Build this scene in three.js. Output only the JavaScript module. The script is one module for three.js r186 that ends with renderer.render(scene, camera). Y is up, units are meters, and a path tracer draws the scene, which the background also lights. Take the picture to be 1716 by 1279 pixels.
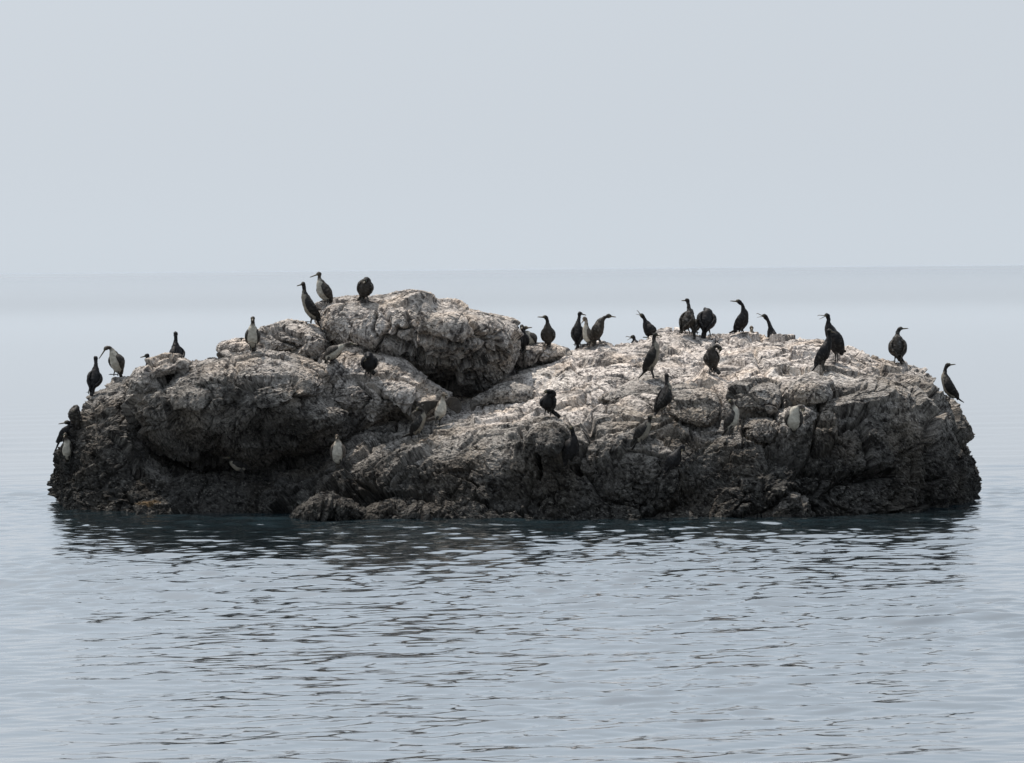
import * as THREE from 'three';

// ------------------------------------------------------------------ camera, sky, sun, exposure
const scene = new THREE.Scene();
const W0 = 1716, H0 = 1279, FOCAL = 6100;                       // a long lens across the water
const EYE = new THREE.Vector3(0, 3.1, 46);
const camera = new THREE.PerspectiveCamera(2 * Math.atan(H0 / 2 / FOCAL) * 180 / Math.PI, 1024 / 763, 0.5, 20000);
camera.position.copy(EYE);
camera.rotation.set(-Math.atan(189 / FOCAL), 0, 0);
camera.rotateZ(-Math.atan(15 / W0));                            // the horizon leans a little
camera.updateMatrixWorld(true);

const SUN = new THREE.Vector3(-0.25, 0.90, -0.30).normalize();
{ // pale hazy sky, a little brighter towards the sun
  const w = 512, h = 256, d = new Float32Array(w * h * 4);
  const mix = (a, b, t) => a + (b - a) * t, sm = (a, b, x) => { x = Math.min(1, Math.max(0, (x - a) / (b - a))); return x * x * (3 - 2 * x); };
  for (let j = 0; j < h; j++) for (let i = 0; i < w; i++) {
    const el = ((j + .5) / h - .5) * Math.PI, az = ((i + .5) / w - .5) * 2 * Math.PI;
    const x = Math.cos(el) * Math.cos(az), y = Math.sin(el), z = Math.cos(el) * Math.sin(az);
    const c = x * SUN.x + y * SUN.y + z * SUN.z;
    const t = sm(0, .04, y), t2 = sm(.3, 1, y);
    let r = mix(.602, .590, t), g = mix(.660, .641, t), b = mix(.720, .698, t);
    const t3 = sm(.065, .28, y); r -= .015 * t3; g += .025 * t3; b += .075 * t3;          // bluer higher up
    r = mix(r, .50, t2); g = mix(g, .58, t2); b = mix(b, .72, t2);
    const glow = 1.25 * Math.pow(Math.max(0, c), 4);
    const k = (j * w + i) * 4;
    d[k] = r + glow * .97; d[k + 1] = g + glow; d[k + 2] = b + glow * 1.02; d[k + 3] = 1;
  }
  const t = new THREE.DataTexture(d, w, h, THREE.RGBAFormat, THREE.FloatType);
  t.mapping = THREE.EquirectangularReflectionMapping; t.magFilter = t.minFilter = THREE.LinearFilter; t.wrapS = THREE.RepeatWrapping; t.needsUpdate = true;
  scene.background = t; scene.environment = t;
}
const sun = new THREE.DirectionalLight(0xfff4e8, 5.0);
sun.position.copy(SUN).multiplyScalar(60); sun.castShadow = true; sun.shadow.radius = 1;
Object.assign(sun.shadow.camera, { left: -12, right: 12, top: 12, bottom: -12, near: 1, far: 140 });
sun.shadow.mapSize.set(4096, 4096);
scene.add(sun, sun.target);
scene.fog = new THREE.FogExp2(0xc3ced9, 0.00002);                // sea haze
const EXPOSURE = 1;

// ------------------------------------------------------------------ helpers
let seed = 7;
const rnd = () => { seed = (seed * 1664525 + 1013904223) >>> 0; return seed / 4294967296; };
const rr = (a, b) => a + (b - a) * rnd();
const clamp = (x, a = 0, b = 1) => Math.min(b, Math.max(a, x));
const lerp = (a, b, t) => a + (b - a) * t;
const smooth = (a, b, x) => { x = clamp((x - a) / (b - a)); return x * x * (3 - 2 * x); };
const V = (x, y, z) => new THREE.Vector3(x, y, z);
function rayDir(px, py) { return V((px - W0 / 2) / FOCAL, (H0 / 2 - py) / FOCAL, -1).applyQuaternion(camera.quaternion); }
function at(px, py, z) { const d = rayDir(px, py); return d.multiplyScalar((z - EYE.z) / d.z).add(EYE); }   // measured point at depth z
function atSea(px, py) { const d = rayDir(px, py); return d.multiplyScalar(-EYE.y / d.y).add(EYE); }

const PERM = new Uint8Array(1024);
{ const p = [...Array(256).keys()]; for (let i = 255; i > 0; i--) { const j = Math.floor(rnd() * (i + 1)); [p[i], p[j]] = [p[j], p[i]]; } for (let i = 0; i < 1024; i++) PERM[i] = p[i & 255]; }
const GX = new Float32Array(256), GY = new Float32Array(256), GZ = new Float32Array(256);
for (let i = 0; i < 256; i++) { const a = rnd() * 6.2832, z = rnd() * 2 - 1, r = Math.sqrt(1 - z * z); GX[i] = r * Math.cos(a); GY[i] = r * Math.sin(a); GZ[i] = z; }
function noise(x, y, z) {
  const xi = Math.floor(x), yi = Math.floor(y), zi = Math.floor(z), fx = x - xi, fy = y - yi, fz = z - zi;
  const u = fx * fx * fx * (fx * (fx * 6 - 15) + 10), v = fy * fy * fy * (fy * (fy * 6 - 15) + 10), w = fz * fz * fz * (fz * (fz * 6 - 15) + 10);
  const A = xi & 255, B = yi & 255, C = zi & 255;
  const a0 = PERM[A] + B, a1 = PERM[A + 1] + B, b00 = PERM[a0] + C, b01 = PERM[a0 + 1] + C, b10 = PERM[a1] + C, b11 = PERM[a1 + 1] + C;
  const g = (h, X, Y, Z) => GX[h] * X + GY[h] * Y + GZ[h] * Z;
  const x0 = lerp(g(PERM[b00], fx, fy, fz), g(PERM[b10], fx - 1, fy, fz), u), x1 = lerp(g(PERM[b01], fx, fy - 1, fz), g(PERM[b11], fx - 1, fy - 1, fz), u);
  const x2 = lerp(g(PERM[b00 + 1], fx, fy, fz - 1), g(PERM[b10 + 1], fx - 1, fy, fz - 1), u), x3 = lerp(g(PERM[b01 + 1], fx, fy - 1, fz - 1), g(PERM[b11 + 1], fx - 1, fy - 1, fz - 1), u);
  return lerp(lerp(x0, x1, v), lerp(x2, x3, v), w) * 1.5;
}
function fbm(x, y, z, n) { let s = 0, a = 1, t = 0; for (let i = 0; i < n; i++) { s += a * noise(x, y, z); t += a; a *= .5; x = x * 2.03 + 11.3; y = y * 2.03 + 5.7; z = z * 2.03 + 3.1; } return s / t; }
function ridged(x, y, z, n) { let s = 0, a = 1, t = 0; for (let i = 0; i < n; i++) { s += a * (1 - 2 * Math.abs(noise(x, y, z))); t += a; a *= .55; x = x * 2.1 + 7.7; y = y * 2.1 + 1.9; z = z * 2.1 + 4.3; } return s / t; }
const cellOut = { f1: 0, f2: 0, h: 0, dx: 0, dy: 0, dz: 0 };
function cells(x, y, z) {                                       // nearest and second nearest cell centre
  const xi = Math.floor(x), yi = Math.floor(y), zi = Math.floor(z);
  let f1 = 9, f2 = 9, hh = 0, dx = 0, dy = 0, dz = 0;
  for (let i = -1; i < 2; i++) for (let j = -1; j < 2; j++) for (let k = -1; k < 2; k++) {
    const h = PERM[PERM[PERM[(xi + i) & 255] + ((yi + j) & 255)] + ((zi + k) & 255)];
    const X = xi + i + .5 + GX[h] * .48 - x, Y = yi + j + .5 + GY[h] * .48 - y, Z = zi + k + .5 + GZ[h] * .48 - z, d = X * X + Y * Y + Z * Z;
    if (d < f1) { f2 = f1; f1 = d; hh = h; dx = X; dy = Y; dz = Z; } else if (d < f2) f2 = d;
  }
  cellOut.f1 = Math.sqrt(f1); cellOut.f2 = Math.sqrt(f2); cellOut.h = hh; cellOut.dx = dx; cellOut.dy = dy; cellOut.dz = dz;
  return cellOut;
}
const used = {};
function numbered(name) { const n = used[name] = (used[name] ?? -1) + 1; return n ? name + '_' + String(n).padStart(3, '0') : name; }
function mesh(name, geo, mat, parent) { const m = new THREE.Mesh(geo, mat); m.name = parent ? name : numbered(name); m.castShadow = m.receiveShadow = true; (parent ?? scene).add(m); return m; }
function tag(o, label, category, group) { Object.assign(o.userData, { label, category }); if (group) o.userData.group = group; return o; }

// ------------------------------------------------------------------ sea
function rippleMap() {                                            // 3 m of fine capillary ripples that tile
  const n = 512, p = new Uint8Array(n * n * 4), w = [];
  for (let i = 0; i < 40; i++) { const kx = Math.round(rr(-9, 9)), ky = Math.round(rr(9, 36)) * (rnd() < .85 ? 1 : -1); w.push([kx, ky, rnd() * 6.283, 1 / Math.hypot(kx, ky)]); }
  for (let j = 0; j < n; j++) for (let i = 0; i < n; i++) { let h = 0; for (const a of w) h += a[3] * Math.sin((a[0] * i + a[1] * j) / n * 2 * Math.PI + a[2]); const k = 4 * (j * n + i); p[k] = p[k + 1] = p[k + 2] = 255 * clamp(.5 + h * .45); p[k + 3] = 255; }
  const t = new THREE.DataTexture(p, n, n); t.wrapS = t.wrapT = THREE.RepeatWrapping; t.magFilter = t.minFilter = THREE.LinearFilter; t.needsUpdate = true; return t;
}
const ruffled = (() => {                                          // sheltered and glassy round the rock, wind-ruffled far out
  const p = new Uint8Array(256 * 4 * 4); for (let j = 0; j < 256; j++) for (let i = 0; i < 4; i++) { const k = 4 * (j * 4 + i), v = 255 * (.016 + .27 * smooth(.16, .9, j / 255)); p[k] = p[k + 1] = p[k + 2] = v; p[k + 3] = 255; }
  const t = new THREE.DataTexture(p, 4, 256); t.channel = 1; t.magFilter = t.minFilter = THREE.LinearFilter; t.needsUpdate = true; return t;
})();
const waterMat = new THREE.MeshPhysicalMaterial({ color: new THREE.Color().setRGB(.012, .022, .027), bumpMap: rippleMap(), bumpScale: .012, roughness: 1, roughnessMap: ruffled, ior: 2.2, clearcoat: 1, clearcoatRoughness: 1, clearcoatRoughnessMap: ruffled });
{
  const comps = [];
  const wind = 1.45;                                             // mostly rolling towards the viewer
  for (let i = 0; i < 54; i++) {
    const l = .13 * Math.pow(2.4 / .13, (i + rnd()) / 54), a = wind + rr(-1, 1) * (l < .5 ? .8 : .6);
    const k = 2 * Math.PI / l, slope = .0290 * (l > .8 ? .34 : l > .5 ? .75 : 1);
    comps.push([k * Math.cos(a), k * Math.sin(a), slope / k, rnd() * 6.283, l]);
  }
  const grade = (a, b, s, grow, lo, hi) => {                     // even steps between a and b, growing steps outside
    const r = []; for (let x = a; x <= b; x += s) r.push(x);
    let st = s, x = b; while (x < hi) { st *= grow; x = Math.min(hi, x + st); r.push(x); }
    st = s; x = a; while (x > lo) { st *= grow; x = Math.max(lo, x - st); r.unshift(x); }
    return r;
  };
  const xs = grade(-8.2, 8.2, .065, 1.13, -9000, 9000), zs = grade(-4, 24.5, .028, 1.022, -9500, 60);
  const nx = xs.length, nz = zs.length, pos = new Float32Array(nx * nz * 3), idx = new Uint32Array((nx - 1) * (nz - 1) * 6);
  let q = 0;
  for (let j = 0; j < nz; j++) for (let i = 0; i < nx; i++) {
    const x = xs[i], z = zs[j], sx = i ? xs[i] - xs[i - 1] : 9, sz = j ? zs[j] - zs[j - 1] : 9;
    let y = 0;
    const cx = clamp(x, -40, 40), sc = Math.max(sz, sx * .5);
    if (z > -900 && Math.abs(x) < 60) {
      const calm = lerp(1, .5 + .9 * smooth(-.5, .6, noise(x * .23, 9.1, z * .16)), .8) * (z > -3 ? lerp(.88, 1.05, smooth(.3, 2, z)) * lerp(1, 1.3, smooth(3, 12, z)) * lerp(1, .42, smooth(18.5, 23, z)) : 1);
      for (const c of comps) { const f = 1 - smooth(.18, .42, sc / c[4]); if (f > 0) y += f * c[2] * Math.sin(c[0] * x + c[1] * z + c[3] + .6 * noise(x * .5, c[3], z * .5)); }
      y *= calm;
    }
    const k = (j * nx + i) * 3; pos[k] = x; pos[k + 1] = y; pos[k + 2] = z;
    if (i < nx - 1 && j < nz - 1) { const a = j * nx + i, b = a + 1, c = a + nx, e = c + 1; idx.set([a, c, b, b, c, e], q); q += 6; }
  }
  const uv = new Float32Array(nx * nz * 2); for (let i = 0; i < nx * nz; i++) { uv[2 * i] = pos[3 * i] / 3; uv[2 * i + 1] = pos[3 * i + 2] / 3; }
  const g = new THREE.BufferGeometry(); g.setAttribute('position', new THREE.BufferAttribute(pos, 3)); const uv1 = new Float32Array(nx * nz * 2); for (let i = 0; i < nx * nz; i++) { uv1[2 * i] = .5; uv1[2 * i + 1] = clamp(Math.log(Math.max(40, Math.hypot(pos[3 * i], pos[3 * i + 2] - 10)) / 40) / Math.log(150), .01, .99); }
  g.setAttribute('uv', new THREE.BufferAttribute(uv, 2)); g.setAttribute('uv1', new THREE.BufferAttribute(uv1, 2)); g.setIndex(new THREE.BufferAttribute(idx, 1)); g.computeVertexNormals();
  const m = mesh('sea', g, waterMat); m.userData.kind = 'structure'; m.userData.label = 'calm grey blue sea with fine ripples around the rock';
}

// ------------------------------------------------------------------ rock
function grainMaps() {                                           // 1.6 m of pitted limestone that tiles: tone and relief
  const n = 1024, tone = new Uint8Array(n * n * 4), rel = new Uint8Array(n * n * 4);
  const tile = (x, y, f, o) => { const X = x * f, Y = y * f, xi = Math.floor(X), yi = Math.floor(Y), fx = X - xi, fy = Y - yi, u = fx * fx * (3 - 2 * fx), v = fy * fy * (3 - 2 * fy);
    const h = (a, b) => PERM[PERM[((a % f + f) % f) & 255] + (((b % f + f) % f + o) & 255)] / 127.5 - 1; return lerp(lerp(h(xi, yi), h(xi + 1, yi), u), lerp(h(xi, yi + 1), h(xi + 1, yi + 1), u), v); };
  for (let j = 0; j < n; j++) for (let i = 0; i < n; i++) {
    const x = i / n, y = j / n, wx = x + .006 * tile(x, y, 24, 5), wy = y + .006 * tile(x, y, 24, 90);
    const a = tile(wx, wy, 12, 1), b = tile(wx, wy, 31, 2), c = tile(wx, wy, 67, 3), d = tile(x, y, 128, 4), e = tile(x, y, 251, 6);
    const pit = smooth(.25, .6, .55 * c + .5 * b + .2 * d), vein = smooth(.10, .02, Math.abs(tile(wx, wy, 17, 7) + .3 * c)) * smooth(0, .4, a);
    const h = .5 + .14 * a + .16 * b + .16 * c + .10 * d - .38 * pit - .3 * vein;
    const t = .80 + .10 * a + .16 * b + .18 * c + .22 * d + .16 * e - .42 * pit - .35 * vein, k = 4 * (j * n + i);
    const T = 255 * clamp(t); tone[k] = T; tone[k + 1] = T * .985; tone[k + 2] = T * .965; tone[k + 3] = 255;
    rel[k] = rel[k + 1] = rel[k + 2] = 255 * clamp(h); rel[k + 3] = 255;
  }
  return [tone, rel].map(p => { const t = new THREE.DataTexture(p, n, n); t.wrapS = t.wrapT = THREE.RepeatWrapping; t.magFilter = t.minFilter = THREE.LinearFilter; t.needsUpdate = true; return t; });
}
const [grainTone, grainRelief] = grainMaps();
const rockMat = new THREE.MeshPhysicalMaterial({ vertexColors: true, map: grainTone, bumpMap: grainRelief, bumpScale: .035, roughness: .95, specularIntensity: .3, flatShading: true });
const col = (r, g, b) => [r, g, b];
const PALE = col(.70, .648, .602), GREY = col(.285, .270, .249), BROWN = col(.180, .171, .158), TIDE = col(.050, .049, .046), GUANO = col(.66, .63, .59), OCHRE = col(.24, .16, .08);
function segDist(x, y, line) {
  let best = 1e9;
  for (let i = 0; i + 3 < line.length; i += 2) {
    const ax = line[i], ay = line[i + 1], bx = line[i + 2] - ax, by = line[i + 3] - ay, t = clamp(((x - ax) * bx + (y - ay) * by) / (bx * bx + by * by));
    const dx = x - ax - bx * t, dy = y - ay - by * t, d = dx * dx + dy * dy; if (d < best) best = d;
  }
  return Math.sqrt(best);
}
// dip of the beds: they rise to the right and lean into the islet
const BED = V(-.42, .86, .28).normalize(), BX = V(.9, .42, .05), BZ = V(0, 0, 1);
BX.addScaledVector(BED, -BX.dot(BED)).normalize(); BZ.crossVectors(BX, BED);
function finishRock(g, plan, front, o) {
  // g: smooth base surface; plan: drawing coordinates of every vertex; front: 1 where the face looks out to the viewer's side
  g.computeVertexNormals();
  const P = g.attributes.position.array, N = g.attributes.normal.array, n = P.length / 3, C = new Float32Array(n * 3);
  const s = o.seed * 17.3, cuts = [...(o.grooves ?? []), ...(o.joints ?? [])];
  for (let i = 0; i < n; i++) {
    const x = P[3 * i], y = P[3 * i + 1], z = P[3 * i + 2], u = plan[2 * i], v = plan[2 * i + 1];
    const Ac = o.amp ?? 1, A = Ac * lerp(1, .5, smooth(.55, .95, N[3 * i + 1]));  // tops are worn smoother than faces
    const wx = x + .22 * noise(x * 1.3 + s, y * 1.3, z * 1.3), wy = y + .22 * noise(x * 1.3, y * 1.3 + 9 + s, z * 1.3), wz = z + .22 * noise(x * 1.3, y * 1.3, z * 1.3 + 5 + s);
    const a = wx * BX.x + wy * BX.y + wz * BX.z, b = wx * BED.x + wy * BED.y + wz * BED.z, c = wx * BZ.x + wy * BZ.y + wz * BZ.z;
    const low = o.rough ? o.rough(u, v, y) : 0;
    const wig = .035 * noise(x * 9 + s, y * 9, z * 9), wig2 = .02 * noise(x * 22, y * 22 + s, z * 22);
    let d = A * .15 * fbm(x * .8 + s, y * .9, z * .8, 2);
    let k = cells((a + wig) * 1.15 + s, (b + wig) * 2.0, (c + wig) * 1.15);   // large blocks, each with a face of its own tilt
    let e = k.f2 - k.f1;
    d += A * (.20 * (k.dx * GX[k.h] + k.dy * GY[k.h] + k.dz * GZ[k.h]) + .025 * GZ[(k.h * 7) & 255]) * smooth(0, .055, e);
    d -= Ac * .13 * smooth(.05, 0, e) * smooth(-.15, .2, noise(x * .9, y * .9 + 31, z * .9 + s));
    k = cells((a + wig) * 2.9 + 40 + s, (b + wig) * 5.4, (c + wig) * 2.9); e = k.f2 - k.f1;     // plates
    d += A * (.060 * (k.dx * GX[k.h] + k.dy * GY[k.h] + k.dz * GZ[k.h]) + .012 * GX[(k.h * 3) & 255]) * smooth(0, .07, e);
    d -= Ac * .065 * smooth(.07, 0, e) * smooth(-.2, .25, noise(x * 2 + 4, y * 2, z * 2 + s));
    k = cells((a + wig2) * 9 + 7 + s, (b + wig2) * 15, (c + wig2) * 9);                    // chips
    d += (A * .014 + .014 * low) * (k.dx * GX[k.h] + k.dy * GY[k.h] + k.dz * GZ[k.h]) + (.003 + .004 * low) * GY[(k.h * 5) & 255];
    const bed = (b + wig) / .062, bi = Math.floor(bed), bh = GX[(bi * 37 + 1000) & 255] - GX[(bi * 37 + 1037) & 255];      // thin beds standing proud
    d += A * .009 * (GX[(bi * 37 + 1000) & 255] - 2 * smooth(.2, 0, bed - bi)) * smooth(-.1, .3, noise(x * .7 + 8, y * .7, z * .7 + s)) * (1 - .6 * low);
    d += A * .022 * ridged(a * 2.4 + s, b * 4.2, c * 2.4, 3) + (.012 + .022 * low) * fbm(x * 9 + s, y * 11, z * 9, 3);
    k = cells(x * 11 + s, y * 12.5, z * 11);                      // pits
    d -= (.012 + .030 * low) * smooth(.5, .15, k.f1) * smooth(-.25, .35, noise(x * 3.1, y * 3.1 + s, z * 3.1));
    const hsh = PERM[PERM[PERM[(i * 7) & 255] + ((i >> 8) & 255)] + ((i >> 16) & 255)] / 255 - .5;
    d += (.007 + .007 * low) * noise(x * 33, y * 35 + s, z * 33) + (.0012 + .0015 * low) * hsh;
    const worn = 1 - .65 * smooth(.6, .95, N[3 * i + 1]);
    if (front[i]) {
      for (const h of o.humps ?? []) { const X = (u - h[0]) / h[2], Y = (v - h[1]) / h[3], q = X * X + Y * Y; if (q < 1) d += h[4] * (1 - q) * (1 - q); }
      for (const h of cuts) { const jit = 5 * noise(u * .06, v * .06, s) + 2.5 * noise(u * .2, v * .2, s), q = segDist(u + jit, v + jit, h[0]) / h[1]; if (q < 1) d -= 1.9 * worn * h[2] * (1 - q * q) * (1 - q * q); }
    }
    P[3 * i] += N[3 * i] * d; P[3 * i + 1] += N[3 * i + 1] * d; P[3 * i + 2] += N[3 * i + 2] * d;
    // the stone's own colour, plus shade painted under two overhanging boulders
    const p1 = fbm(x * 1.1 + 3, y * 1.1 + s, z * 1.1, 3), p2 = fbm(x * 5, y * 5 + s, z * 5 + 8, 3), sp = noise(x * 27 + 4, y * 27, z * 27) * .6 + noise(x * 55, y * 55, z * 55) * .5;
    const shade = o.tone(u, v, y, p1, p2);                         // 1 pale crust .. 0 weathered grey .. -1 tide black and painted overhang shade
    let R, G, B;
    if (shade >= 0) { R = lerp(GREY[0], PALE[0], shade); G = lerp(GREY[1], PALE[1], shade); B = lerp(GREY[2], PALE[2], shade); }
    else { const m = clamp(-shade * 1.7), t = clamp(-shade * 1.7 - .7); const mid = [lerp(GREY[0], BROWN[0], m) * .7, lerp(GREY[1], BROWN[1], m) * .7, lerp(GREY[2], BROWN[2], m) * .7];
      const f = smooth(0, .35, -shade); R = lerp(lerp(GREY[0], mid[0], f), TIDE[0], t); G = lerp(lerp(GREY[1], mid[1], f), TIDE[1], t); B = lerp(lerp(GREY[2], mid[2], f), TIDE[2], t); }
    const lich = smooth(.02, .4, noise(x * 13 + s, y * 15, z * 13) * .7 + .7 * noise(x * 37, y * 37 + s, z * 37) + .5 * p2 + .25 * hsh);
    const grain = (1 + .4 * sp + .3 * p2 + .3 * hsh) * (1 - .72 * lich); R *= grain; G *= grain * (1 - .02 * lich); B *= grain;
    const warm = smooth(-.1, .5, noise(x * 1.7 + 20, y * 1.7, z * 1.7 + s)); R *= 1 + .06 * warm; B *= 1 - .07 * warm;
    const patch = 1 - .5 * smooth(.02, .35, fbm(x * 2.3 + 50, y * 2.3 + s, z * 2.3, 3)); R *= patch; G *= patch; B *= patch;
    const fleck = smooth(.3, .55, sp + .45 * p2 + .5 * hsh) * (shade < -.2 ? .5 : .45);
    const fl = shade < -.2 ? [.26, .25, .225] : GUANO;
    R = lerp(R, fl[0], fleck); G = lerp(G, fl[1], fleck); B = lerp(B, fl[2], fleck);
    for (const h of o.stains ?? []) { const X = (u - h[0]) / h[2], Y = (v - h[1]) / h[3], q = X * X + Y * Y; if (q < 1) { const t = h[4] * smooth(-.05, .3, (1 - q) * .55 - .22 + .55 * p2 + .35 * sp + .3 * hsh); const c2 = h[5] ?? GUANO; R = lerp(R, c2[0], t); G = lerp(G, c2[1], t); B = lerp(B, c2[2], t); } }
    C[3 * i] = clamp(R, .008, .8); C[3 * i + 1] = clamp(G, .008, .8); C[3 * i + 2] = clamp(B, .008, .8);
  }
  const uv = new Float32Array(n * 2);                             // laid on slantwise, so that neither tops nor faces are drawn out
  for (let i = 0; i < n; i++) { uv[2 * i] = (P[3 * i] + .35 * P[3 * i + 2]) / 1.6 + s; uv[2 * i + 1] = (P[3 * i + 1] - .55 * P[3 * i + 2] + .1 * P[3 * i]) / 1.6; }
  g.setAttribute('uv', new THREE.BufferAttribute(uv, 2));
  g.setAttribute('color', new THREE.BufferAttribute(C, 3));
  g.computeVertexNormals();
  return g;
}
const cr = (p0, p1, p2, p3, t) => .5 * (2 * p1 + (p2 - p0) * t + (2 * p0 - 5 * p1 + 4 * p2 - p3) * t * t + (3 * p1 - p0 - 3 * p2 + p3) * t * t * t);

// how weathered: tide black at the foot, pale crust on the tops
const tideLine = [[60, 740], [200, 760], [300, 790], [480, 810], [620, 815], [760, 820], [900, 815], [1000, 825], [1150, 810], [1250, 790], [1350, 770], [1480, 775], [1600, 765], [1660, 750]];
const greyLine = [[60, 590], [230, 610], [320, 640], [520, 660], [600, 735], [700, 735], [800, 735], [900, 725], [1000, 700], [1150, 690], [1250, 690], [1350, 685], [1450, 670], [1560, 660], [1660, 660]];
const paleLine = [[60, 520], [300, 540], [500, 580], [620, 640], [740, 690], [860, 690], [960, 680], [1080, 650], [1180, 640], [1300, 620], [1420, 590], [1500, 560], [1660, 560]];
function line(l, u) { if (u <= l[0][0]) return l[0][1]; for (let i = 1; i < l.length; i++) if (u <= l[i][0]) return lerp(l[i - 1][1], l[i][1], (u - l[i - 1][0]) / (l[i][0] - l[i - 1][0])); return l[l.length - 1][1]; }
function islandTone(u, v, y, p1, p2) {
  const w = v + 70 * p1 + 45 * p2, t = line(tideLine, u), g = line(greyLine, u), p = line(paleLine, u);
  if (w < g) return clamp(.10 + .8 * smooth(g, p, w) + .75 * p2 + .45 * p1);
  return -lerp(0, 1, smooth(g, t + 64, w));
}
const islandRough = (u, v) => smooth(line(greyLine, u) - 20, line(tideLine, u), v);

// --- blocks standing out of the islet, divided from it by joints: label, drawn outline, middle, tone
const BLOCKS = [
  ['grey angular block leaning in the middle of the pale slope', [[1005, 668], [1040, 648], [1080, 629], [1108, 626], [1120, 640], [1124, 690], [1095, 694], [1050, 682]], [1085, 655], -1.35, .5, -.5, [.35, -.1, 630, 690]],
  ['rough grey block right of the leaning block, with a dark joint between', [[1124, 668], [1135, 645], [1165, 648], [1195, 660], [1205, 690], [1190, 716], [1150, 712], [1126, 698]], [1165, 676], -1.0, .45, -.5, [.2, -.25, 650, 715]],
  ['rounded loaf shaped block framed by black cracks on the right face', [[1226, 660], [1238, 643], [1265, 638], [1296, 642], [1309, 660], [1305, 684], [1282, 696], [1245, 692], [1228, 680]], [1266, 664], -1.0, .5, -.5, [.15, -.15, 640, 695]],
  ['squarish grey stone below the loaf shaped block', [[1250, 703], [1270, 699], [1295, 702], [1303, 718], [1294, 736], [1268, 740], [1250, 728]], [1276, 718], -.62, .28, -.3, [0, -.2, 700, 738]],
  ['small layered stone right of the loaf shaped block', [[1306, 704], [1314, 690], [1336, 680], [1358, 684], [1362, 702], [1346, 722], [1316, 726]], [1336, 702], -.62, .3, -.4, [.35, 0, 682, 722]],
  ['square faced stone under the pale streak on the right', [[1330, 662], [1338, 642], [1360, 633], [1385, 640], [1392, 662], [1380, 676], [1345, 678]], [1362, 656], -1.05, .35, -.4, [.2, 0, 640, 676]],
  ['dark overhanging block at the head of the middle cleft', [[884, 722], [895, 704], [925, 700], [941, 706], [947, 724], [942, 750], [925, 761], [900, 752]], [918, 724], -.75, .55, -.5, [.2, -.5, 705, 755], .8],
  ['large rough hump right of the middle cleft above the water', [[985, 790], [990, 755], [1015, 732], [1060, 728], [1100, 742], [1120, 775], [1125, 820], [1080, 840], [1010, 832]], [1055, 780], -.45, .5, -.5, [.05, -.75, 725, 815], .2],
  ['low pointed rock at the right waterline', [[1280, 872], [1300, 845], [1320, 826], [1340, 830], [1358, 855], [1362, 880], [1310, 885]], [1322, 856], .25, .35, -.4, [-.3, -.9, 830, 870]],
];
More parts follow.
